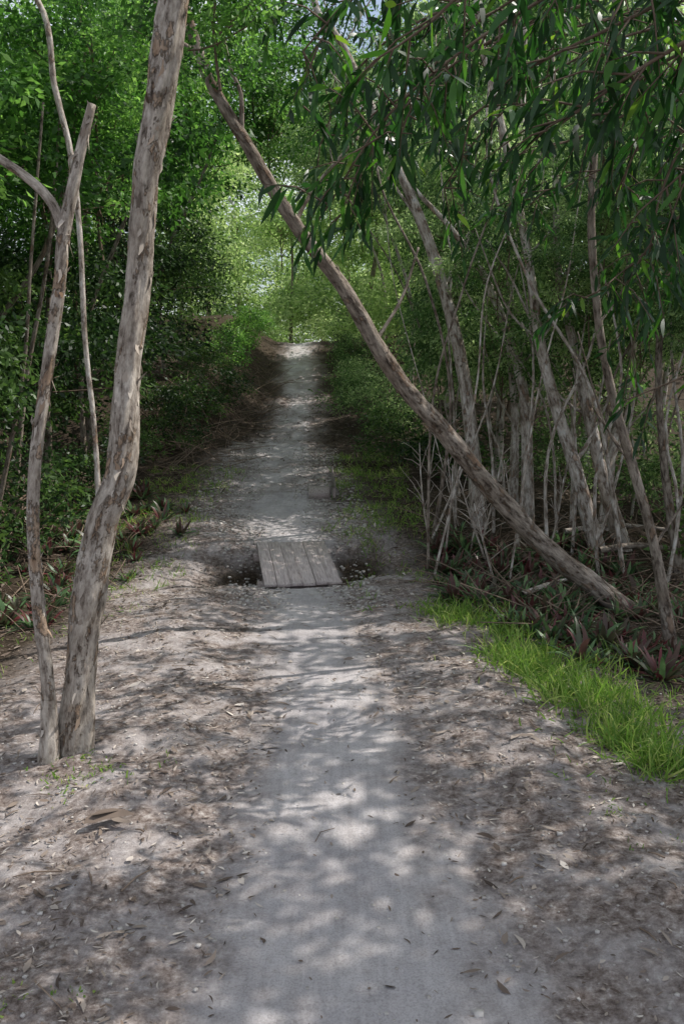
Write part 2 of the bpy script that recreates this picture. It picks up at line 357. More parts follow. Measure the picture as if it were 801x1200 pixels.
def hero(name, pts, label, mat, crowns=(), seg=14, amp=.09, step=.08, group=None, branches=(), flare=1.3, world=(), rs=1., flakes=0):
    P = [np.array(at(a, b, c)) for a, b, c, r in pts]; R = [p[3]*rs for p in pts]
    d = P[0]-P[1]; d = d/np.linalg.norm(d); d[2] = min(d[2], -.35)
    for _ in range(60):
        if P[0][2] <= float(H(P[0][0], P[0][1])): break
        P[0] = P[0]+d*.02
    base = (P[0][0], P[0][1], float(H(P[0][0], P[0][1])))
    pre = P[0]+d*.25
    P = [pre]+P+[w[:3] for w in world]; R = [R[0]*flare*1.1]+[R[0]*flare]+R[1:]+[w[3]*rs for w in world]
    t = empty(name, base, label, 'tree', group)
    mbt = tube(rel(P, base), R, seg, step, amp, seed=random.randint(1, 60))
    if flakes:
        V, C, T, BK = mbt.surf; rg = np.random.default_rng(flakes); n = flakes
        i = rg.integers(2, len(C)-2, n); j = rg.integers(0, seg, n)
        c = V[i, j]; o_ = nz(c-C[i]); ax = T[i]*rg.choice([-1, 1], n)[:, None]
        Dd = ax+o_*rg.uniform(-.05, .4, n)[:, None]+rg.normal(size=(n, 3))*.2; Sd = np.cross(ax, o_)
        Vf, Ff, Tf = leafs(c-o_*.003, Dd, rg.uniform(.02, .07, n), rg.uniform(.008, .022, n), rg, rg.random(n), .05, .2, (1, .9, 1, .6, .2), Sd)
        mbt.add(Vf, Ff, Tf, np.repeat(BK[i, j]+[0, 0, .05], 10, 0))
    mbt.build('trunk', mat, t, True)
    for b in branches:
        Q = [at(a, c, d) for a, c, d, r in b]
        tube(rel(Q, base), [q[3]*rs for q in b], max(8, seg//2), step, amp, seed=random.randint(1, 60)).build('branch', mat, t, True)
    for pr, loc, sc in crowns: put_crown(t, pr, rel([loc], base)[0], sc, random.uniform(0, 6.28))
    return t
hero('paperbark_tree', [(86, 885, 3.45, .078), (92, 800, 3.45, .07), (104, 700, 3.5, .08), (121, 610, 3.5, .07), (142, 545, 3.5, .07), (150, 430, 3.55, .062), (161, 340, 3.6, .058), (170, 220, 3.6, .062), (190, 100, 3.6, .066), (203, 0, 3.6, .066)],
     'thick peeling paperbark trunk leaning right at the left edge of the path, nearest large tree', M_bark,
     [(CL[0], (.1, 4.2, 7.2), 1.1), (CL[1], at(255, -40, 4.3), .38)], seg=44, amp=.2, step=.016, world=[(-.5, 3.7, 4.2, .055), (-.2, 3.9, 5.6, .04), (.1, 4.1, 6.2, .03)], rs=.86, flakes=420,
     branches=[[(205, 20, 3.6, .03), (235, -60, 3.7, .026), (300, -160, 3.9, .018)]])
hero('slender_tree', [(58, 905, 3.35, .044), (56, 800, 3.35, .034), (44, 700, 3.35, .033), (39, 580, 3.4, .031), (52, 460, 3.4, .03), (68, 350, 3.4, .03), (75, 275, 3.4, .031), (92, 190, 3.4, .025), (108, 122, 3.4, .019)],
     'slim bare grey trunk with a broken top forking left, leftmost of the near trunks', M_bark, seg=24, amp=.16, step=.025, rs=.8, flakes=100,
     branches=[[(77, 278, 3.4, .028), (62, 240, 3.4, .024), (38, 213, 3.4, .022), (0, 186, 3.4, .02), (-60, 150, 3.4, .016)]])
hero('slender_tree', [(118, 640, 6.6, .022), (112, 520, 6.6, .02), (100, 400, 6.6, .02), (94, 280, 6.6, .02), (84, 185, 6.6, .022), (64, 100, 6.6, .022), (44, 0, 6.6, .02)],
     'thin pale trunk rising behind the slim forked trunk at far left', M_bark3, [(CL[2], (-2.9, 6.9, 5.6), .9)], world=[(-2.8, 6.8, 4.8, .016)])
hero('leaning_tree', [(700, 690, 6.1, .115), (640, 642, 6.1, .108), (577, 576, 6.05, .1), (520, 506, 6.0, .09), (462, 438, 5.9, .082), (402, 338, 5.8, .073), (345, 262, 5.7, .062), (290, 170, 5.6, .056), (243, 88, 5.5, .05), (214, 0, 5.4, .045)],
     'long grey trunk leaning left right across the path from the right bank', M_bark2, [], seg=32, amp=.17, step=.03, world=[(-1.2, 5.4, 4.6, .035), (-1.3, 5.5, 5.2, .025)], rs=.68, flare=1.08, flakes=160,
     branches=[[(283, 150, 5.58, .024), (282, 110, 5.55, .018), (270, 80, 5.5, .014), (262, 40, 5.5, .01)], [(243, 92, 5.5, .03), (225, 60, 5.5, .024), (200, 40, 5.45, .018), (180, 0, 5.4, .014)], [(345, 262, 5.7, .02), (372, 215, 5.8, .015), (420, 160, 5.9, .012)], [(440, 400, 5.85, .02), (470, 350, 6, .015), (490, 290, 6.1, .01)]])
R9 = [
 ('paperbark_tree', [(560, 612, 9, .1), (553, 520, 9, .1), (541, 430, 9, .095), (520, 340, 9, .085), (495, 265, 9, .075), (450, 160, 9, .06), (402, 55, 9, .05), (368, 0, 9, .045)], 'pale paperbark trunk curving left behind the middle of the long leaning trunk', M_bark3, 1),
 ('paperbark_tree', [(600, 592, 9.6, .07), (603, 500, 9.6, .06), (597, 400, 9.6, .055), (600, 250, 9.6, .045), (612, 120, 9.6, .04)], 'straight narrow pale trunk, first to the right of the curving paperbark', M_bark3, 0),
 ('paperbark_tree', [(617, 590, 9, .085), (616, 500, 9, .075), (606, 430, 9, .07), (570, 330, 9, .055), (530, 270, 9, .04), (470, 190, 9, .025)], 'pale trunk bending left above its middle, beside the straight narrow one', M_bark3, 0),
 ('paperbark_tree', [(690, 610, 8, .09), (672, 545, 8, .085), (652, 480, 8, .08), (632, 400, 8, .065), (618, 300, 8, .055), (590, 160, 8, .045), (560, 20, 8, .04)], 'stout whitish trunk leaning left just above the base of the long leaning trunk', M_bark3, 0),
 ('paperbark_tree', [(722, 618, 8.2, .095), (706, 560, 8.2, .085), (690, 490, 8.2, .075), (676, 420, 8.2, .06), (655, 330, 8.2, .05), (650, 200, 8.2, .04)], 'whitish trunk standing immediately right of the stout leaning whitish trunk', M_bark3, 0),
 ('paperbark_tree', [(708, 612, 8.9, .07), (718, 520, 8.9, .06), (738, 420, 8.9, .05), (762, 300, 8.9, .045), (788, 140, 8.9, .04)], 'pale trunk leaning right among the whitish paperbarks on the right', M_bark3, 0),
 ('slender_tree', [(782, 735, 5.2, .046), (766, 640, 5.2, .042), (740, 545, 5.2, .04), (716, 460, 5.2, .036), (701, 380, 5.2, .033), (692, 250, 5.2, .03), (702, 120, 5.2, .026), (720, 0, 5.2, .022)], 'slim grey trunk rising from the spiky plants at right, nearest on that side', M_bark2, 0),
 ('slender_tree', [(792, 650, 7.4, .05), (776, 530, 7.4, .045), (772, 400, 7.4, .04), (792, 250, 7.4, .035), (820, 100, 7.4, .03)], 'greyish trunk at the right edge of the picture behind the slim near trunk', M_bark2, 0),
]
for i, (nm, pts, lab, mt, ncr) in enumerate(R9):
    e = np.array(at(*pts[-1][:3])); top = (e[0]+random.uniform(-.2, .3), e[1]+.2, e[2]+1.1)
    cr = [(CR[i % 3], (top[0], top[1]+.3, top[2]+1.1), random.uniform(.9, 1.1))] if ncr else []
    br_ = []
    for q in range(6):
        a = pts[min(len(pts)-2, random.randint(1, len(pts)-2))]; dx = random.choice([-1, 1])*random.uniform(25, 90)
        br_.append([(a[0], a[1], a[2], a[3]*.3), (a[0]+dx*.5, a[1]-50+random.uniform(-20, 20), a[2]+.1, a[3]*.22), (a[0]+dx, a[1]-random.uniform(70, 160), a[2]-.2, a[3]*.1)])
    hero(nm, pts, lab, mt, cr, world=[(top[0], top[1], top[2], pts[-1][3]*.7)], amp=.16, step=.06, rs=.72, branches=br_)
for i in range(18):
    px = random.uniform(500, 800); Yd = random.uniform(7., 12.5); lean = random.uniform(-150, 130); r = random.uniform(.006, .017)
    hero('slender_tree', [(px, 600, Yd, r), (px+lean*.3+random.uniform(-30, 30), 470, Yd, r*.9), (px+lean*.7+random.uniform(-40, 40), 330, Yd, r*.75), (px+lean+random.uniform(-50, 50), 190, Yd, r*.6), (px+lean*1.3, 40, Yd, r*.45)],
         'thin stem in the thicket of paperbarks right of the path', M_bark3 if i % 3 else M_bark2, group='thin stems in the right thicket', seg=8, amp=.1, step=.15)
for i in range(2):
    px = random.uniform(-10, 60); Yd = random.uniform(8, 12); lean = random.uniform(-60, 60); r = random.uniform(.014, .03)
    hero('slender_tree', [(px, 560, Yd, r), (px+lean*.3+random.uniform(-14, 14), 450, Yd, r*.9), (px+lean*.7, 300, Yd, r*.7), (px+lean, 120, Yd, r*.5)],
         'thin dark stem in the leafy thicket left of the path', M_bark2, group='thin stems in the left thicket', seg=8, amp=.1, step=.15)
for i, (px, py, dx, top) in enumerate([(505, 640, -14, 520), (520, 650, 10, 545), (548, 650, 22, 555), (572, 655, -35, 560), (585, 690, -30, 590), (500, 600, 12, 500), (535, 620, -15, 500), (560, 640, 30, 520), (610, 640, -20, 540), (640, 650, 20, 560)]):
    x, y, z = gp(px, py); t = empty('bare_sapling', (x, y, z), 'thin pale bare sapling on the bank left of the leaning trunk base', 'sapling', 'bare saplings on the right bank')
    a = np.array(at(px, py, y)); b = np.array(at(px+dx, top, y)); m_ = (a+b)/2+np.array([random.uniform(-.04, .04), 0, 0])
    mb = tube(rel([a-[0, 0, .1], m_, b], a), [.011, .009, .004], 6, .1)
    for k in range(9):
        f = random.uniform(.3, .95); s = a+(b-a)*f+(m_-(a+b)/2)*(1-abs(2*f-1)); e = s+np.array([random.uniform(-.25, .25), random.uniform(-.1, .1), random.uniform(.08, .3)]); tube(rel([s, (s+e)/2+[0, 0, .02], e], a), [.005, .003, .0015], 5, .1, mb=mb)
    mb.build('stem', M_bark3, t, True)

# ------------------------------------------------------------ forest trees
def forest(x, y, h, protos, crowns, label, group, mat=M_bark2, r=.06, lean=0):
    g = float(H(x, y)); t = empty('forest_tree', (x, y, g), label, 'tree', group)
    P = [(0, 0, -.2), (random.uniform(-.1, .1), 0, h*.3), (lean*.5+random.uniform(-.2, .2), random.uniform(-.15, .15), h*.6), (lean+random.uniform(-.1, .1), 0, h)]
    tube(P, [r*1.3, r, r*.8, r*.4], 8, .2, .1, seed=random.randint(1, 50)).build('trunk', mat, t, True)
    for (ox, oy, z, s) in crowns:
        pp = CD if (protos is CL and z < 3 and y < 22) else protos  # low crowns get the darker leaf copy, shade painted by height
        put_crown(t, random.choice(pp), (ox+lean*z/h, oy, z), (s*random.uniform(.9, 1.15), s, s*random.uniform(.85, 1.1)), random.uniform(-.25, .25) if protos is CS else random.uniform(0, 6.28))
    return t
def U_(a, b): return random.uniform(a, b)
for x, y in [(-3.9, 7.2), (-4.4, 9.2), (-3.8, 11), (-5.6, 8), (-5.8, 11), (-3.9, 5.4)]:
    forest(x, y, U_(4.5, 5.2), CL, [(U_(-.5, .1), 0, U_(1.6, 2.1), U_(.75, .95)), (U_(-.3, .4), U_(-.4, .4), U_(3.7, 4.4), U_(.9, 1.1))], 'bright leafy tree in the front rank of the thicket left of the path', 'trees in the left front thicket', r=.04, lean=U_(-.4, .5))
for x, y in [(-4.1, 14), (-4.3, 17.2), (-6.5, 15), (-4.4, 20.5), (-7, 20), (-8.5, 14), (-9, 9)]:
    forest(x, y, U_(6, 7), CL, [(U_(-.3, .3), 0, U_(1.8, 2.4), U_(.9, 1.2)), (U_(-.5, .7), 0, U_(4.6, 5.6), U_(1.2, 1.45))], 'tall leafy green tree on the slope left of the path beyond the plank bridge', 'trees on the left slope', r=.06, lean=U_(-.4, .6))
for i, (x, y, h, lean, cr) in enumerate([(-4.2, 9.8, 5.2, 1.6, [(0, 0, 5.0, .8)]), (-4.0, 13.2, 6.4, 1.8, [(0, 0, 6.2, .85)]), (-3.8, 18.5, 7, 2.2, [(0, 0, 6.4, 1.1), (.7, 0, 5.2, .8)])]):
    forest(x, y, h, CL, cr, ['leafy tree left of the plank bridge arching its crown toward the path', 'leafy tree arching over the pale rise from the left bank', 'tall tree arching over the path where the slope begins at left'][i], None, r=.035, lean=lean)
for i, (x, y, h, lean, cr) in enumerate([(1.9, 13, 6.4, -.6, [(.3, 0, 6.0, .75)]), (1.6, 20, 7, -1.5, [(.2, 0, 6.4, 1.1), (.8, 0, 4.6, .8), (-.8, .5, 5., .7)]), (1.2, 26, 7.5, -1.6, [(0, 0, 7.4, 1.2), (-.5, 0, 5.8, .9)])]):
    forest(x, y, h, CR, cr, ['fine leaved tree arching over the pale rise from the right', 'fine leaved tree arching over the foot of the slope from the right', 'fine leaved tree arching over the top of the slope from the right'][i], None, r=.04, lean=lean, mat=M_bark3)
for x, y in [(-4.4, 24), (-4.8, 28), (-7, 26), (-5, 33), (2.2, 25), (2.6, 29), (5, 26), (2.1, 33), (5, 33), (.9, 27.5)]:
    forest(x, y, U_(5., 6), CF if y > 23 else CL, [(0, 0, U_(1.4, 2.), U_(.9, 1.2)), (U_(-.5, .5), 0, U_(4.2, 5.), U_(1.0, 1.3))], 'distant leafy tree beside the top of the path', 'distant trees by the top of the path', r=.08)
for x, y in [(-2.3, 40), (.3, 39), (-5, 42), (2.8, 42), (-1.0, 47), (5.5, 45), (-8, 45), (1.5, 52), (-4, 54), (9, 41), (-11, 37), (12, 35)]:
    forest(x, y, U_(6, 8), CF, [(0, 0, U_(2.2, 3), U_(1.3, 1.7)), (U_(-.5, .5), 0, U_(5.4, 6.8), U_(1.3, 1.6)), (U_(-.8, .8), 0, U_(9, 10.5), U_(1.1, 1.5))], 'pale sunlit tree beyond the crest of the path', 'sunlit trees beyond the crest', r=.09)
for x, y in [(2.1, 11.5), (2.6, 14.2), (2.2, 17.8), (3.6, 12.5), (4.8, 10.6), (2.3, 21.4), (4.6, 15), (4.5, 19), (6.5, 13), (6.5, 17.5), (8, 10)]:
    forest(x, y, U_(4.8, 5.6), CR, [(U_(-.1, .4), 0, U_(1.8, 2.5), U_(.75, .95)), (U_(-.3, .4), 0, U_(4.2, 5.), U_(.9, 1.1))], 'grey-green fine leaved tree in the thicket right of the path', 'fine leaved trees right of the path', M_bark3, .05, U_(-.5, .4))
for x, y, z in [(4.2, 18, 6.8), (4.4, 22, 7.6), (4.2, 26.5, 8.6)]:
    forest(x, y, z, CR, [(0, 0, z, 1.2)], 'tall fine leaved tree standing back from the upper path at right', 'tall trees right of the upper path', M_bark3, .06, 0)
for x, y, z in [(3.4, 16.6, 6.2), (3.6, 20.4, 7.2), (3.4, 13.6, 6.4)]:
    forest(x, y, z-.5, CS, [(0, 0, z, 1.25)], 'open crowned shade tree standing right of the slope', 'open crowned trees right of the slope', M_bark3, .035, 0)
cand = []
for x, y, z in [(4.3, 3.4, 5.4), (5.6, 4.9, 5.8), (4.4, 6.2, 5.8), (6.6, 7.4, 6.2), (3.8, 9.0, 6.3), (5.8, 10.4, 6.6), (3.6, 12.8, 7.), (6.4, 2.6, 5.8), (5.0, 1.7, 5.4), (3.2, 15.4, 7), (3.2, 4.6, 4.9), (4.9, 7.8, 5.5), (3.6, 7.2, 5.2), (3.6, 2.4, 4.6), (2.8, .9, 4.0), (5.6, 3.4, 4.6), (2.6, 3.4, 4.2), (3.4, 5.9, 4.4)]:
    cand.append(forest(x, y, z-.5, CS, [(0, 0, z, U_(1., 1.2))], 'shade tree on the right with an open spreading crown above the path', 'shade trees with open crowns on the right', M_bark3, .022, 0))
for x, y, z, s in [(2.6, 8.6, 1.9, .5), (3.3, 9.6, 2.1, .5), (1.9, 9.8, 1.9, .5), (4.2, 8.2, 2.2, .55), (1.4, 11, 1.9, .5), (1.9, 7.6, 3.6, .45), (2.9, 7.4, 3.3, .55), (2.4, 8.8, 3.6, .65), (1.3, 9.6, 3.9, .5), (3.6, 8., 3.3, .65), (1.5, 10.7, 3.2, .6), (2.2, 8.0, 2.5, .4), (3.1, 7.6, 2.2, .4), (1.6, 8.8, 2.7, .4), (2.7, 7.0, 2.4, .32), (3.3, 6.8, 3.0, .4), (1.7, 8.2, 3.1, .35), (2.3, 7.4, 3.0, .32)]:
    t = forest(x, y, z, CR, [(0, 0, z, s)], 'young leafy tree filling the gaps between the pale trunks at right', 'young trees among the right trunks', M_bark3, .014, U_(-.3, .3))
sl = [(-3.3, 8.6), (-3.0, 10.4), (-3.2, 12.6), (-3.3, 15.4), (-3.1, 17.8), (-3.2, 20.3), (-3.0, 22.8), (-3.0, 25.2), (-3.1, 27.6), (-3.2, 30), (-2.9, 32.5), (-4.4, 5.8), (-3.3, 6.8), (-4.1, 7.4), (-2.7, 14), (-2.6, 16.5), (-2.5, 19)]
for i, (x, y) in enumerate(sl):
    t = empty('leafy_shrub', (x, y, float(H(x, y))), 'low leafy shrub along the left margin of the path', 'shrub', 'shrubs along the left margin')
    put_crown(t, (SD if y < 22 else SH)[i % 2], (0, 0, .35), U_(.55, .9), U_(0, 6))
sr = [(.75, 13), (.85, 15), (.5, 17), (.4, 19.2), (.35, 21.5), (.3, 24), (.2, 26.5), (.0, 29), (-.1, 31.5), (1.5, 12), (2.6, 10.2), (3.6, 9.4), (3.8, 7.4), (4.4, 6.2)]
for i, (x, y) in enumerate(sr):
    t = empty('leafy_shrub', (x, y, float(H(x, y))), 'low leafy shrub along the right margin of the path', 'shrub', 'shrubs along the right margin')
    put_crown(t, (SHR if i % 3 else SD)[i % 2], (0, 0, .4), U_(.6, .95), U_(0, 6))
rg = np.random.default_rng(77)
n = 34000
ang = rg.uniform(-1.0, 1.0, n); rr = rg.uniform(18, 62, n); keep = (np.abs(ang) > .3) | (rr > 54)
x = rr*np.sin(ang); y = rr*np.cos(ang); x, y = x[keep], y[keep]
hmax = np.interp(np.abs(x+2), [0, 3, 8], [4.5, 6.5, 11])
cl = fbm(x*.35, y*.35, 3, 2); z = H(x, y)+rg.random(len(x))*hmax*(1+cl*1.2)
P = np.stack([x, y, z], -1)+rg.normal(size=(len(x), 3))*.3
V, F, T = leafq(P, rg.normal(size=P.shape)-[0, 0, .3], rg.uniform(.18, .38, len(P)), rg.uniform(.08, .17, len(P)), rg, np.clip(.35+cl+rg.normal(size=len(P))*.15, 0, 1))
me = mkmesh('far_wood', V, F, T); tag(link('far_wood', me, M_leafR), 'far-off mass of green woodland closing the view around the path', 'woodland', kind='stuff')

# ------------------------------------------------------------ overhanging long-leaved tree (trunk stands out of frame to the right)
def spray(mbw, store, P, R, dens, tl, rg, down=.4):
    C, r = spline(P, R, .05); tube(P, R, 7, .08, .08, mb=mbw)
    for i in range(2, len(C)):
        for q in range(dens):
            if rg.random() < .41: continue
            d = nz(C[i]-C[i-1])*.4+rg.normal(size=3)*.75-np.array([0, 0, down*.6]); d = nz(d)
            ln = tl*rg.uniform(.5, 1.3); e = C[i]+d*ln-np.array([0, 0, .2*ln]); mid = C[i]+d*ln*.5
            tube([C[i], mid, e], [.004, .003, .0015], 4, .12, 0, mb=mbw)
            m = int(ln/.021)
            for k in range(m):
                s = (k+1)/m
                if s < .2: continue
                c = (1-s)**2*C[i]+2*s*(1-s)*mid+s*s*e
                store.append((c, nz(d)*.5+rg.normal(size=3)*.5-np.array([0, 0, .6])))
def long_leaves(store, rg, L, W, parent, name='crown'):
    C = np.array([s[0] for s in store]); D = np.array([s[1] for s in store]); n = len(C)
    t = np.clip(rg.beta(2, 2.5, n)+(rg.random(n) < .03)*.5, 0, 1)
    V, F, T = leafs(C, D, L*rg.uniform(.5, 1.2, n), W*rg.uniform(.7, 1.2, n), rg, t)
    return link(name, mkmesh(name, V, F, T, smooth=True), M_leafN, parent)
rg = np.random.default_rng(21)
bx_, by_ = 2.6, .6; gb = float(H(bx_, by_)); bs = (bx_, by_, gb)
ov = empty('overhanging_tree', bs, 'dark long-leaved tree whose boughs hang into the top right of the view', 'tree')
tube([(0, 0, -.2), (.05, .1, 1), (-.05, .4, 2.0), (-.2, .9, 2.9), (-.5, 1.8, 3.6), (-1.0, 2.6, 4.0)], [.08, .065, .055, .045, .03, .015], 14, .08, .1).build('trunk', M_bark2, ov, True)
mbw = MB(); store = []
def bough(pts, dens=2, tl=.24):
    P = rel([at(a, b, c) for a, b, c in pts], bs); Rr = list(np.linspace(.008, .003, len(P)))
    spray(mbw, store, P, Rr, dens, tl, rg)
bough([(900, -140, 2.9), (780, -90, 3.0), (650, -10, 3.1), (540, 60, 3.1), (450, 140, 3.1), (385, 240, 3.1)])
bough([(900, -60, 2.8), (800, -10, 2.9), (700, 40, 3.0), (620, 80, 3.1), (550, 140, 3.2)])
bough([(760, -150, 3.2), (600, -110, 3.3), (480, -50, 3.3), (400, 10, 3.3), (355, 60, 3.3)], 2, .2)
bough([(900, 0, 2.6), (800, 50, 2.6), (720, 100, 2.7), (650, 150, 2.8)])
bough([(950, 40, 3.3), (830, 90, 3.3), (760, 150, 3.4), (720, 230, 3.5)], 2, .24)
bough([(700, -160, 2.7), (620, -90, 2.7), (560, -30, 2.8), (500, 30, 2.8), (440, 70, 2.8)], 1, .24)
bough([(950, -120, 2.7), (860, -80, 2.7), (780, -40, 2.7), (720, -10, 2.8)], 2, .26)
bough([(820, -100, 3.6), (700, -60, 3.6), (600, 0, 3.7), (520, 60, 3.7), (470, 150, 3.7)], 2, .26)
bough([(900, 60, 3.9), (780, 110, 3.9), (680, 160, 4.0), (610, 180, 4.0)], 2, .28)
bough([(880, 200, 4.2), (810, 240, 4.2), (750, 300, 4.3), (690, 350, 4.3)], 2, .28)
bough([(860, 130, 3.8), (800, 170, 3.8), (770, 240, 3.8), (760, 300, 3.8)], 2, .22)
bough([(890, 420, 4.0), (830, 430, 4.1), (780, 450, 4.2), (730, 470, 4.2)], 1, .2)
bough([(520, -120, 4.2), (440, -60, 4.2), (380, -30, 4.2), (330, 0, 4.2)], 1, .2)
bough([(700, 0, 4.2), (590, 40, 4.2), (500, 100, 4.2), (430, 180, 4.2), (400, 250, 4.2)], 2, .26)
bough([(860, 20, 4.6), (740, 40, 4.6), (640, 90, 4.6), (560, 160, 4.6), (520, 220, 4.6)], 2, .3)
bough([(900, 110, 5.), (800, 150, 5.), (700, 200, 5.), (620, 240, 5.)], 2, .34)
bough([(880, 40, 3.1), (800, 60, 3.1), (740, 100, 3.1), (700, 150, 3.1)], 2, .24)
bough([(900, 260, 5.), (820, 290, 5.), (760, 350, 5.), (740, 410, 5.)], 2, .28)
bough([(900, -20, 5.2), (760, 10, 5.2), (640, 40, 5.2), (540, 60, 5.2), (460, 110, 5.2)], 2, .34)
bough([(900, 160, 3.0), (830, 180, 3.0), (780, 220, 3.0)], 2, .2)
bough([(760, -80, 4.8), (640, -50, 4.8), (540, 0, 4.8), (450, 50, 4.8), (400, 110, 4.8), (375, 170, 4.8)], 2, .3)
bough([(620, -120, 3.6), (500, -80, 3.6), (420, -20, 3.6), (370, 60, 3.6), (350, 120, 3.6)], 1, .2)
mbw.build('branches', M_twig, ov, True)
long_leaves(store, rg, .105, .022, ov)

# ------------------------------------------------------------ thin out the open crowns until the near ground is dappled
el = math.radians(52); sx, sy = .92, .38
sd = Vector((sx*math.cos(el), sy*math.cos(el), math.sin(el))).normalized()
rgs = np.random.default_rng(1)
S_ = [(float(x), float(y), float(H(x, y))+.15) for x, y in zip(rgs.uniform(-2, 2, 600), rgs.uniform(1, 10, 600))]
TG = .22
for it in range(12):
    bpy.context.view_layer.update(); dg = bpy.context.evaluated_depsgraph_get()
    cnt = [Counter() for _ in range(4)]; lit = [0]*4; tot = [0]*4
    for p in S_:
        b = min(3, int((p[1]-1)/2.25)); tot[b] += 1
        hit, loc, nor, idx, ob, mat = bpy.context.scene.ray_cast(dg, p, sd)
        if not hit: lit[b] += 1
        else: cnt[b][(ob.parent.name if ob.parent else ob.name)] += 1
    fr = [l/t for l, t in zip(lit, tot)]
    def score(c): return sum((TG+.01-fr[b])*cnt[b][c.name] for b in range(4))
    if min(fr) > TG or not cand: break
    k = max(cand, key=score)
    if score(k) <= 0: break
    cand.remove(k)
    for ch in list(k.children): bpy.data.objects.remove(ch)
    bpy.data.objects.remove(k)

# ------------------------------------------------------------ spiky rosettes
def ros(seed):
    rg = np.random.default_rng(seed); n = 26
    a = rg.uniform(0, 6.28, n); el = rg.uniform(.35, 1.35, n)
    D = np.stack([np.cos(a)*np.cos(el), np.sin(a)*np.cos(el), np.sin(el)], -1); S = np.stack([-np.sin(a), np.cos(a), 0*a], -1)
    C = np.stack([np.cos(a)*.015, np.sin(a)*.015, 0*a], -1)
    V, F, T = leafs(C, D, rg.uniform(.14, .34, n), rg.uniform(.02, .038, n), rg, rg.beta(1.3, 1.3, n), .35, .08, (.7, 1, .9, .55, .02), S)
    me = mkmesh('rosette_plant', V, F, T, smooth=True); me.materials.append(M_ros); return me
RO = [ros(s) for s in range(4)]
def rosettes(n, f, label, group):
    c = 0
    while c < n:
        x, y = f()
        o = bpy.data.objects.new('rosette_plant', RO[c % 4]); col.objects.link(o); s = U_(.5, 1.2)
        o.location = (x, y, float(H(x, y))-.01); o.rotation_euler = (U_(-.3, .3), U_(-.3, .3), U_(0, 6.28)); o.scale = (s, s, s)
        tag(o, label, 'plant', group); c += 1
def fR():
    while True:
        x, y = U_(.55, 3.8), U_(3.9, 8.4)
        e = np.interp(y, [3.9, 5, 6, 8.6], [1.8, 1.1, .7, .75])
        if x > e+U_(0, .2) and x < e+1.9 and x < .41*y: return x, y
rosettes(210, fR, 'purple and dark green spiky rosette plant in the bed right of the path', 'spiky rosette plants in the right bed')
def fL():
    while True:
        x, y = U_(-3.6, -1.4), U_(4.4, 10.5)
        if x < -1.9+U_(-.2, .3) and x > -.42*y: return x, y
rosettes(85, fL, 'dark spiky rosette plant in the shade of the left thicket', 'spiky rosette plants on the left')

# ------------------------------------------------------------ grass, litter, twigs, stones
rg = np.random.default_rng(8)
gc = []
def gband(n, f, h, per=22, spread=.05):
    for _ in range(n):
        x, y = f(); m = rg.integers(per//3, per*2); hh = h*rg.uniform(.4, 1.3)
        for _ in range(m): gc.append((x+rg.normal()*spread, y+rg.normal()*spread, hh*rg.uniform(.4, 1.2)))
def g1():
    while True:
        t = rg.random(); y = 2.6+t*3.3; x = np.interp(y, [2.6, 3.3, 4.3, 5.1, 6], [1.7, 1.3, 1.02, .78, .5])+abs(rg.normal())*.42-.1
        if fbm(x*2.5, y*2.5, 22) > -.04: return x, y
gband(190, g1, .22, 22, .05)
gband(110, g1, .09, 10, .14)
gband(60, lambda: (rg.uniform(.1, .9), rg.uniform(6, 9.5)), .1, 12)
gband(210, lambda: (rg.uniform(-.1, .9), rg.uniform(8.4, 14)), .15, 13, .07)
gband(200, lambda: (rg.uniform(-2.8, -1.5), rg.uniform(6.8, 13)), .15, 14, .07)
gband(40, lambda: (rg.uniform(-2.4, -1.5), rg.uniform(4.5, 8)), .08, 10, .06)
gband(16, lambda: (-.98+rg.normal()*.12, 3.2+rg.normal()*.08), .05, 12, .04)
gband(6, lambda: (-1.5+rg.normal()*.15, 3.1+rg.normal()*.1), .06, 12, .04)
gband(6, lambda: (-.85+rg.normal()*.06, 1.95+rg.normal()*.06), .035, 9, .02)
gband(10, lambda: (rg.uniform(.7, 1.3), rg.uniform(2.4, 3.4)), .05, 7, .03)
G = np.array(gc); n = len(G)
C = np.stack([G[:, 0], G[:, 1], H(G[:, 0], G[:, 1])-.005], -1); D = rg.normal(size=(n, 3))*.5+[0, 0, 1]
V, F, T = leafs(C, D, G[:, 2], rg.uniform(.004, .010, n), rg, rg.beta(2.2, 2, n), .35, .1, (1, .85, .6, .05))
tag(link('grass', mkmesh('grass', V, F, T), M_grass), 'bright green grass fringing the bare ground and tufts by the path', 'grass', kind='stuff')
n = 150000
x = rg.uniform(-4.5, 4.5, n); y = .7+22*rg.random(n)**1.6
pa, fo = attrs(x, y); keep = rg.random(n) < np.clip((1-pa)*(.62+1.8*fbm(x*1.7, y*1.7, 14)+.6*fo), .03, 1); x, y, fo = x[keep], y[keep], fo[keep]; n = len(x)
C = np.stack([x, y, H(x, y)+.004+rg.random(n)*.006], -1); D = rg.normal(size=(n, 3))*[1, 1, .12]
Sv = np.cross(nz(D), [0, 0, 1.])+rg.normal(size=(n, 3))*.25
ls = np.where(rg.random(n) < .1, 1.7, .75)*(1+.08*y)
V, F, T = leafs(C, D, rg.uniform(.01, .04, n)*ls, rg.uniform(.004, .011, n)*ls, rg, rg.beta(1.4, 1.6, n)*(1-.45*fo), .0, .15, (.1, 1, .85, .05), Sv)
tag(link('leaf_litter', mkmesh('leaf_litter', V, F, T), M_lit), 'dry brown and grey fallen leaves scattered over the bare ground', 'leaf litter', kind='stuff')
mb = MB()
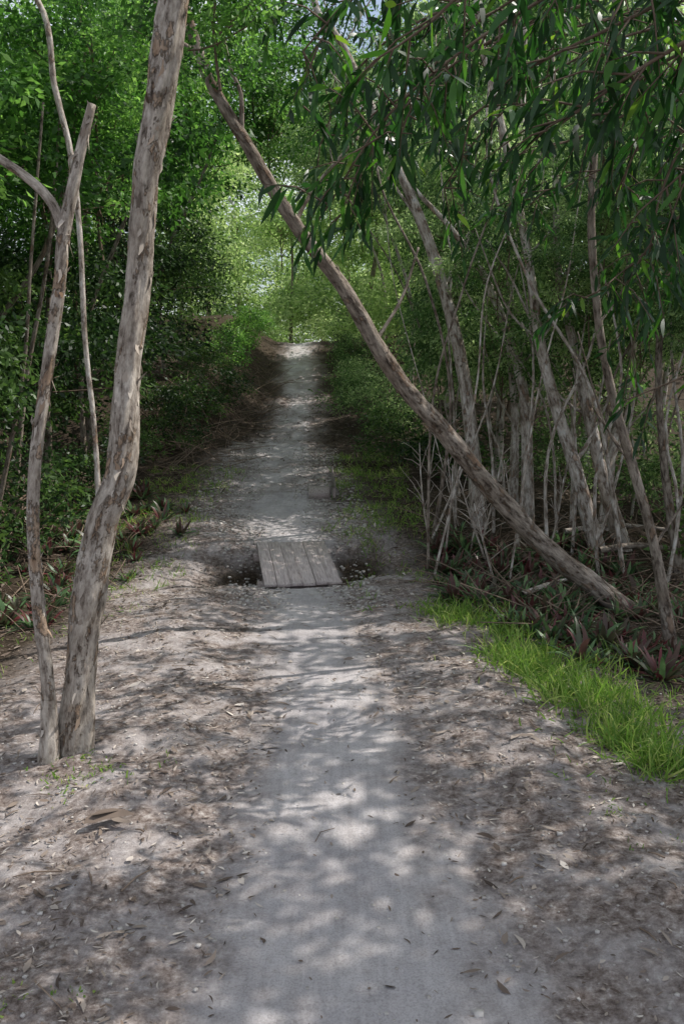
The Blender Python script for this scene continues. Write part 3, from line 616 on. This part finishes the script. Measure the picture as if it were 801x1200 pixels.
for i in range(1450):
    k = 1
    if i < 500:
        x, y = rg.uniform(-3, 3.4), .9+8*rg.random(); l = rg.uniform(.03, .16); zz = 0
        if abs(x-cx(y)) < hw(y) and rg.random() < .9: continue
    elif i < 1050:
        y = rg.uniform(5.4, 9); x = rg.uniform(1., 3.8) if rg.random() < .8 else rg.uniform(-3.8, -1.9); l = rg.uniform(.2, .7); zz = rg.uniform(.0, .3); k = 1.8
        if x < 1.7-.15*y+.1 and x > 0: continue
    else:
        y = rg.uniform(12, 27); x = cx(y)-hw(y)-rg.uniform(.3, 2.2); l = rg.uniform(.3, 1.1); zz = rg.uniform(.0, .5); k = 2.6
    a = rg.uniform(0, 6.28); e = (x+math.cos(a)*l, y+math.sin(a)*l)
    mx = ((x+e[0])/2+rg.normal()*l*.08, (y+e[1])/2+rg.normal()*l*.08)
    rd = rg.uniform(.0012, .0035)*k
    tube([(x, y, float(H(x, y))+.006), (*mx, float(H(*mx))+.01+zz*.6), (*e, float(H(*e))+.006+zz)], [rd, rd, rd*.6], 5, .1, .1, mb=mb, seed=i)
tag(mb.build('twig_litter', M_twig), 'dry twigs and sticks scattered over the bare ground, beds and banks', 'twigs', kind='stuff')
ico = np.array([(-1, -1, -1), (1, -1, -1), (1, 1, -1), (-1, 1, -1), (-1, -1, 1), (1, -1, 1), (1, 1, 1), (-1, 1, 1)])*.5
FI = [[0, 3, 2, 1], [4, 5, 6, 7], [0, 1, 5, 4], [1, 2, 6, 5], [2, 3, 7, 6], [3, 0, 4, 7]]
mb = MB()
for i in range(5200):
    if i < 3200: y = rg.uniform(6.1, 15); x = cx(y)+rg.choice([-1, 1])*(hw(y)*rg.uniform(.3, 1.6))
    else: y = .9+6*rg.random(); x = rg.uniform(-1.6, 2.0)
    s = rg.uniform(.006, .028) if i < 3200 else rg.uniform(.003, .011)
    V = ico*rg.uniform(.6, 1.3, (8, 3))*s*[1.2, 1, .7]; a = rg.uniform(0, 6.28); c, sn = math.cos(a), math.sin(a)
    V = np.stack([V[:, 0]*c-V[:, 1]*sn, V[:, 0]*sn+V[:, 1]*c, V[:, 2]], -1)
    mb.add(V+[x, y, float(H(x, y))+s*.2], FI, np.full(8, rg.random()))
tag(mb.build('gravel', M_stone), 'pale rubble and small pebbles strewn along the path', 'gravel', kind='stuff')
def stick(pts, r, label, name='fallen_branch', cat='fallen branch', mat=M_bark3, up=.0):
    P = []
    for px, py in pts:
        x, y, z = gp(px, py); P.append((x, y, z+r+up))
    o = tube(rel(P, P[0]), [r]*(len(P)-1)+[r*.5], 10, .08, .15, seed=random.randint(1, 40)).build(name, mat, None, True); o.location = P[0]; tag(o, label, cat)
stick([(610, 712), (640, 700), (668, 692)], .022, 'short pale fallen branch among the rosettes below the leaning trunk', up=.08)
stick([(700, 668), (745, 662), (800, 668)], .03, 'long grey fallen branch lying right of the leaning trunk base', up=.15, mat=M_bark2)
stick([(660, 640), (720, 632), (801, 640)], .025, 'pale fallen branch lying behind the base of the leaning trunk', up=.12)
x, y, z = gp(135, 968)
V, F, T = leafs(np.array([[-.1, -.02, .02], [-.08, 0, .03], [-.02, .01, .02]]), np.array([[1, .25, .12], [1, .5, .05], [.8, -.4, .1]]), np.array([.17, .13, .1]), np.array([.06, .045, .035]), rg, np.array([.35, .2, .5]), .1, .1, (.5, 1, .8, .6, .1), np.array([[0, 1, .3], [.2, 1, -.3], [0, 1, 0.]]))
o = link('bark_piece', mkmesh('bark_piece', V, F, T), M_lit); o.location = (x, y, z+.005); tag(o, 'curled brown piece of fallen bark on the ground near the left trunks', 'bark')
for i, (px, py, s) in enumerate([(752, 880, .035), (590, 1015, .012), (655, 978, .014), (560, 1195, .02)]):
    x, y, z = gp(px, py); V = ico*rg.uniform(.7, 1.2, (8, 3))*s*[1.3, 1, .8]
    o = MB().add(V, FI, np.full(8, 1.)).build('stone', M_stone); o.location = (x, y, z+s*.2)
    tag(o, ['pale stone lying at the edge of the grass at right', 'small pale stone on the bare ground right of the path', 'tiny whitish stone right of the path on litter', 'small stone near the bottom edge of the picture'][i], 'stone')

# ------------------------------------------------------------ light, world, camera
sun = bpy.data.lights.new('sun', 'SUN'); sun.energy = 5.; sun.angle = math.radians(.4); sun.color = (1, .96, .89)
so = bpy.data.objects.new('sun', sun); col.objects.link(so); so.rotation_euler = (-sd).to_track_quat('-Z', 'Y').to_euler()
w = bpy.data.worlds.new('World'); bpy.context.scene.world = w; w.use_nodes = True; nt = w.node_tree
sk = nt.nodes.new('ShaderNodeTexSky'); sk.sky_type = 'NISHITA'; sk.sun_disc = False; sk.sun_elevation = el; sk.sun_rotation = math.atan2(sx, sy); sk.dust_density = 2
tc = nt.nodes.new('ShaderNodeTexCoord'); mp = nt.nodes.new('ShaderNodeMapping'); mp.inputs['Scale'].default_value = (1, 1, 2.5); nt.links.new(tc.outputs['Generated'], mp.inputs[0])
cn = nt.nodes.new('ShaderNodeTexNoise'); cn.inputs['Scale'].default_value = 3; cn.inputs['Detail'].default_value = 6; nt.links.new(mp.outputs[0], cn.inputs[0])
cr_ = ramp(nt, cn.outputs[0], [(.38, (.15, .15, .15)), (.6, (.85, .85, .85))])
mixo = mixc(nt, cr_, sk.outputs[0], (7.8, 8.1, 8.7))
nt.links.new(mixo, nt.nodes['Background'].inputs[0]); nt.nodes['Background'].inputs[1].default_value = .145
cd = bpy.data.cameras.new('camera'); cd.sensor_fit = 'VERTICAL'; cd.sensor_height = 24; cd.lens = 20; cd.clip_end = 1000; cd.clip_start = .05
co = bpy.data.objects.new('camera', cd); col.objects.link(co); co.location = (0, 0, CAMZ); co.rotation_euler = (math.pi/2-PIT, 0, 0)
bpy.context.scene.camera = co
s = bpy.context.scene; s.view_settings.view_transform = 'Standard'; s.view_settings.look = 'None'; s.view_settings.exposure = 0
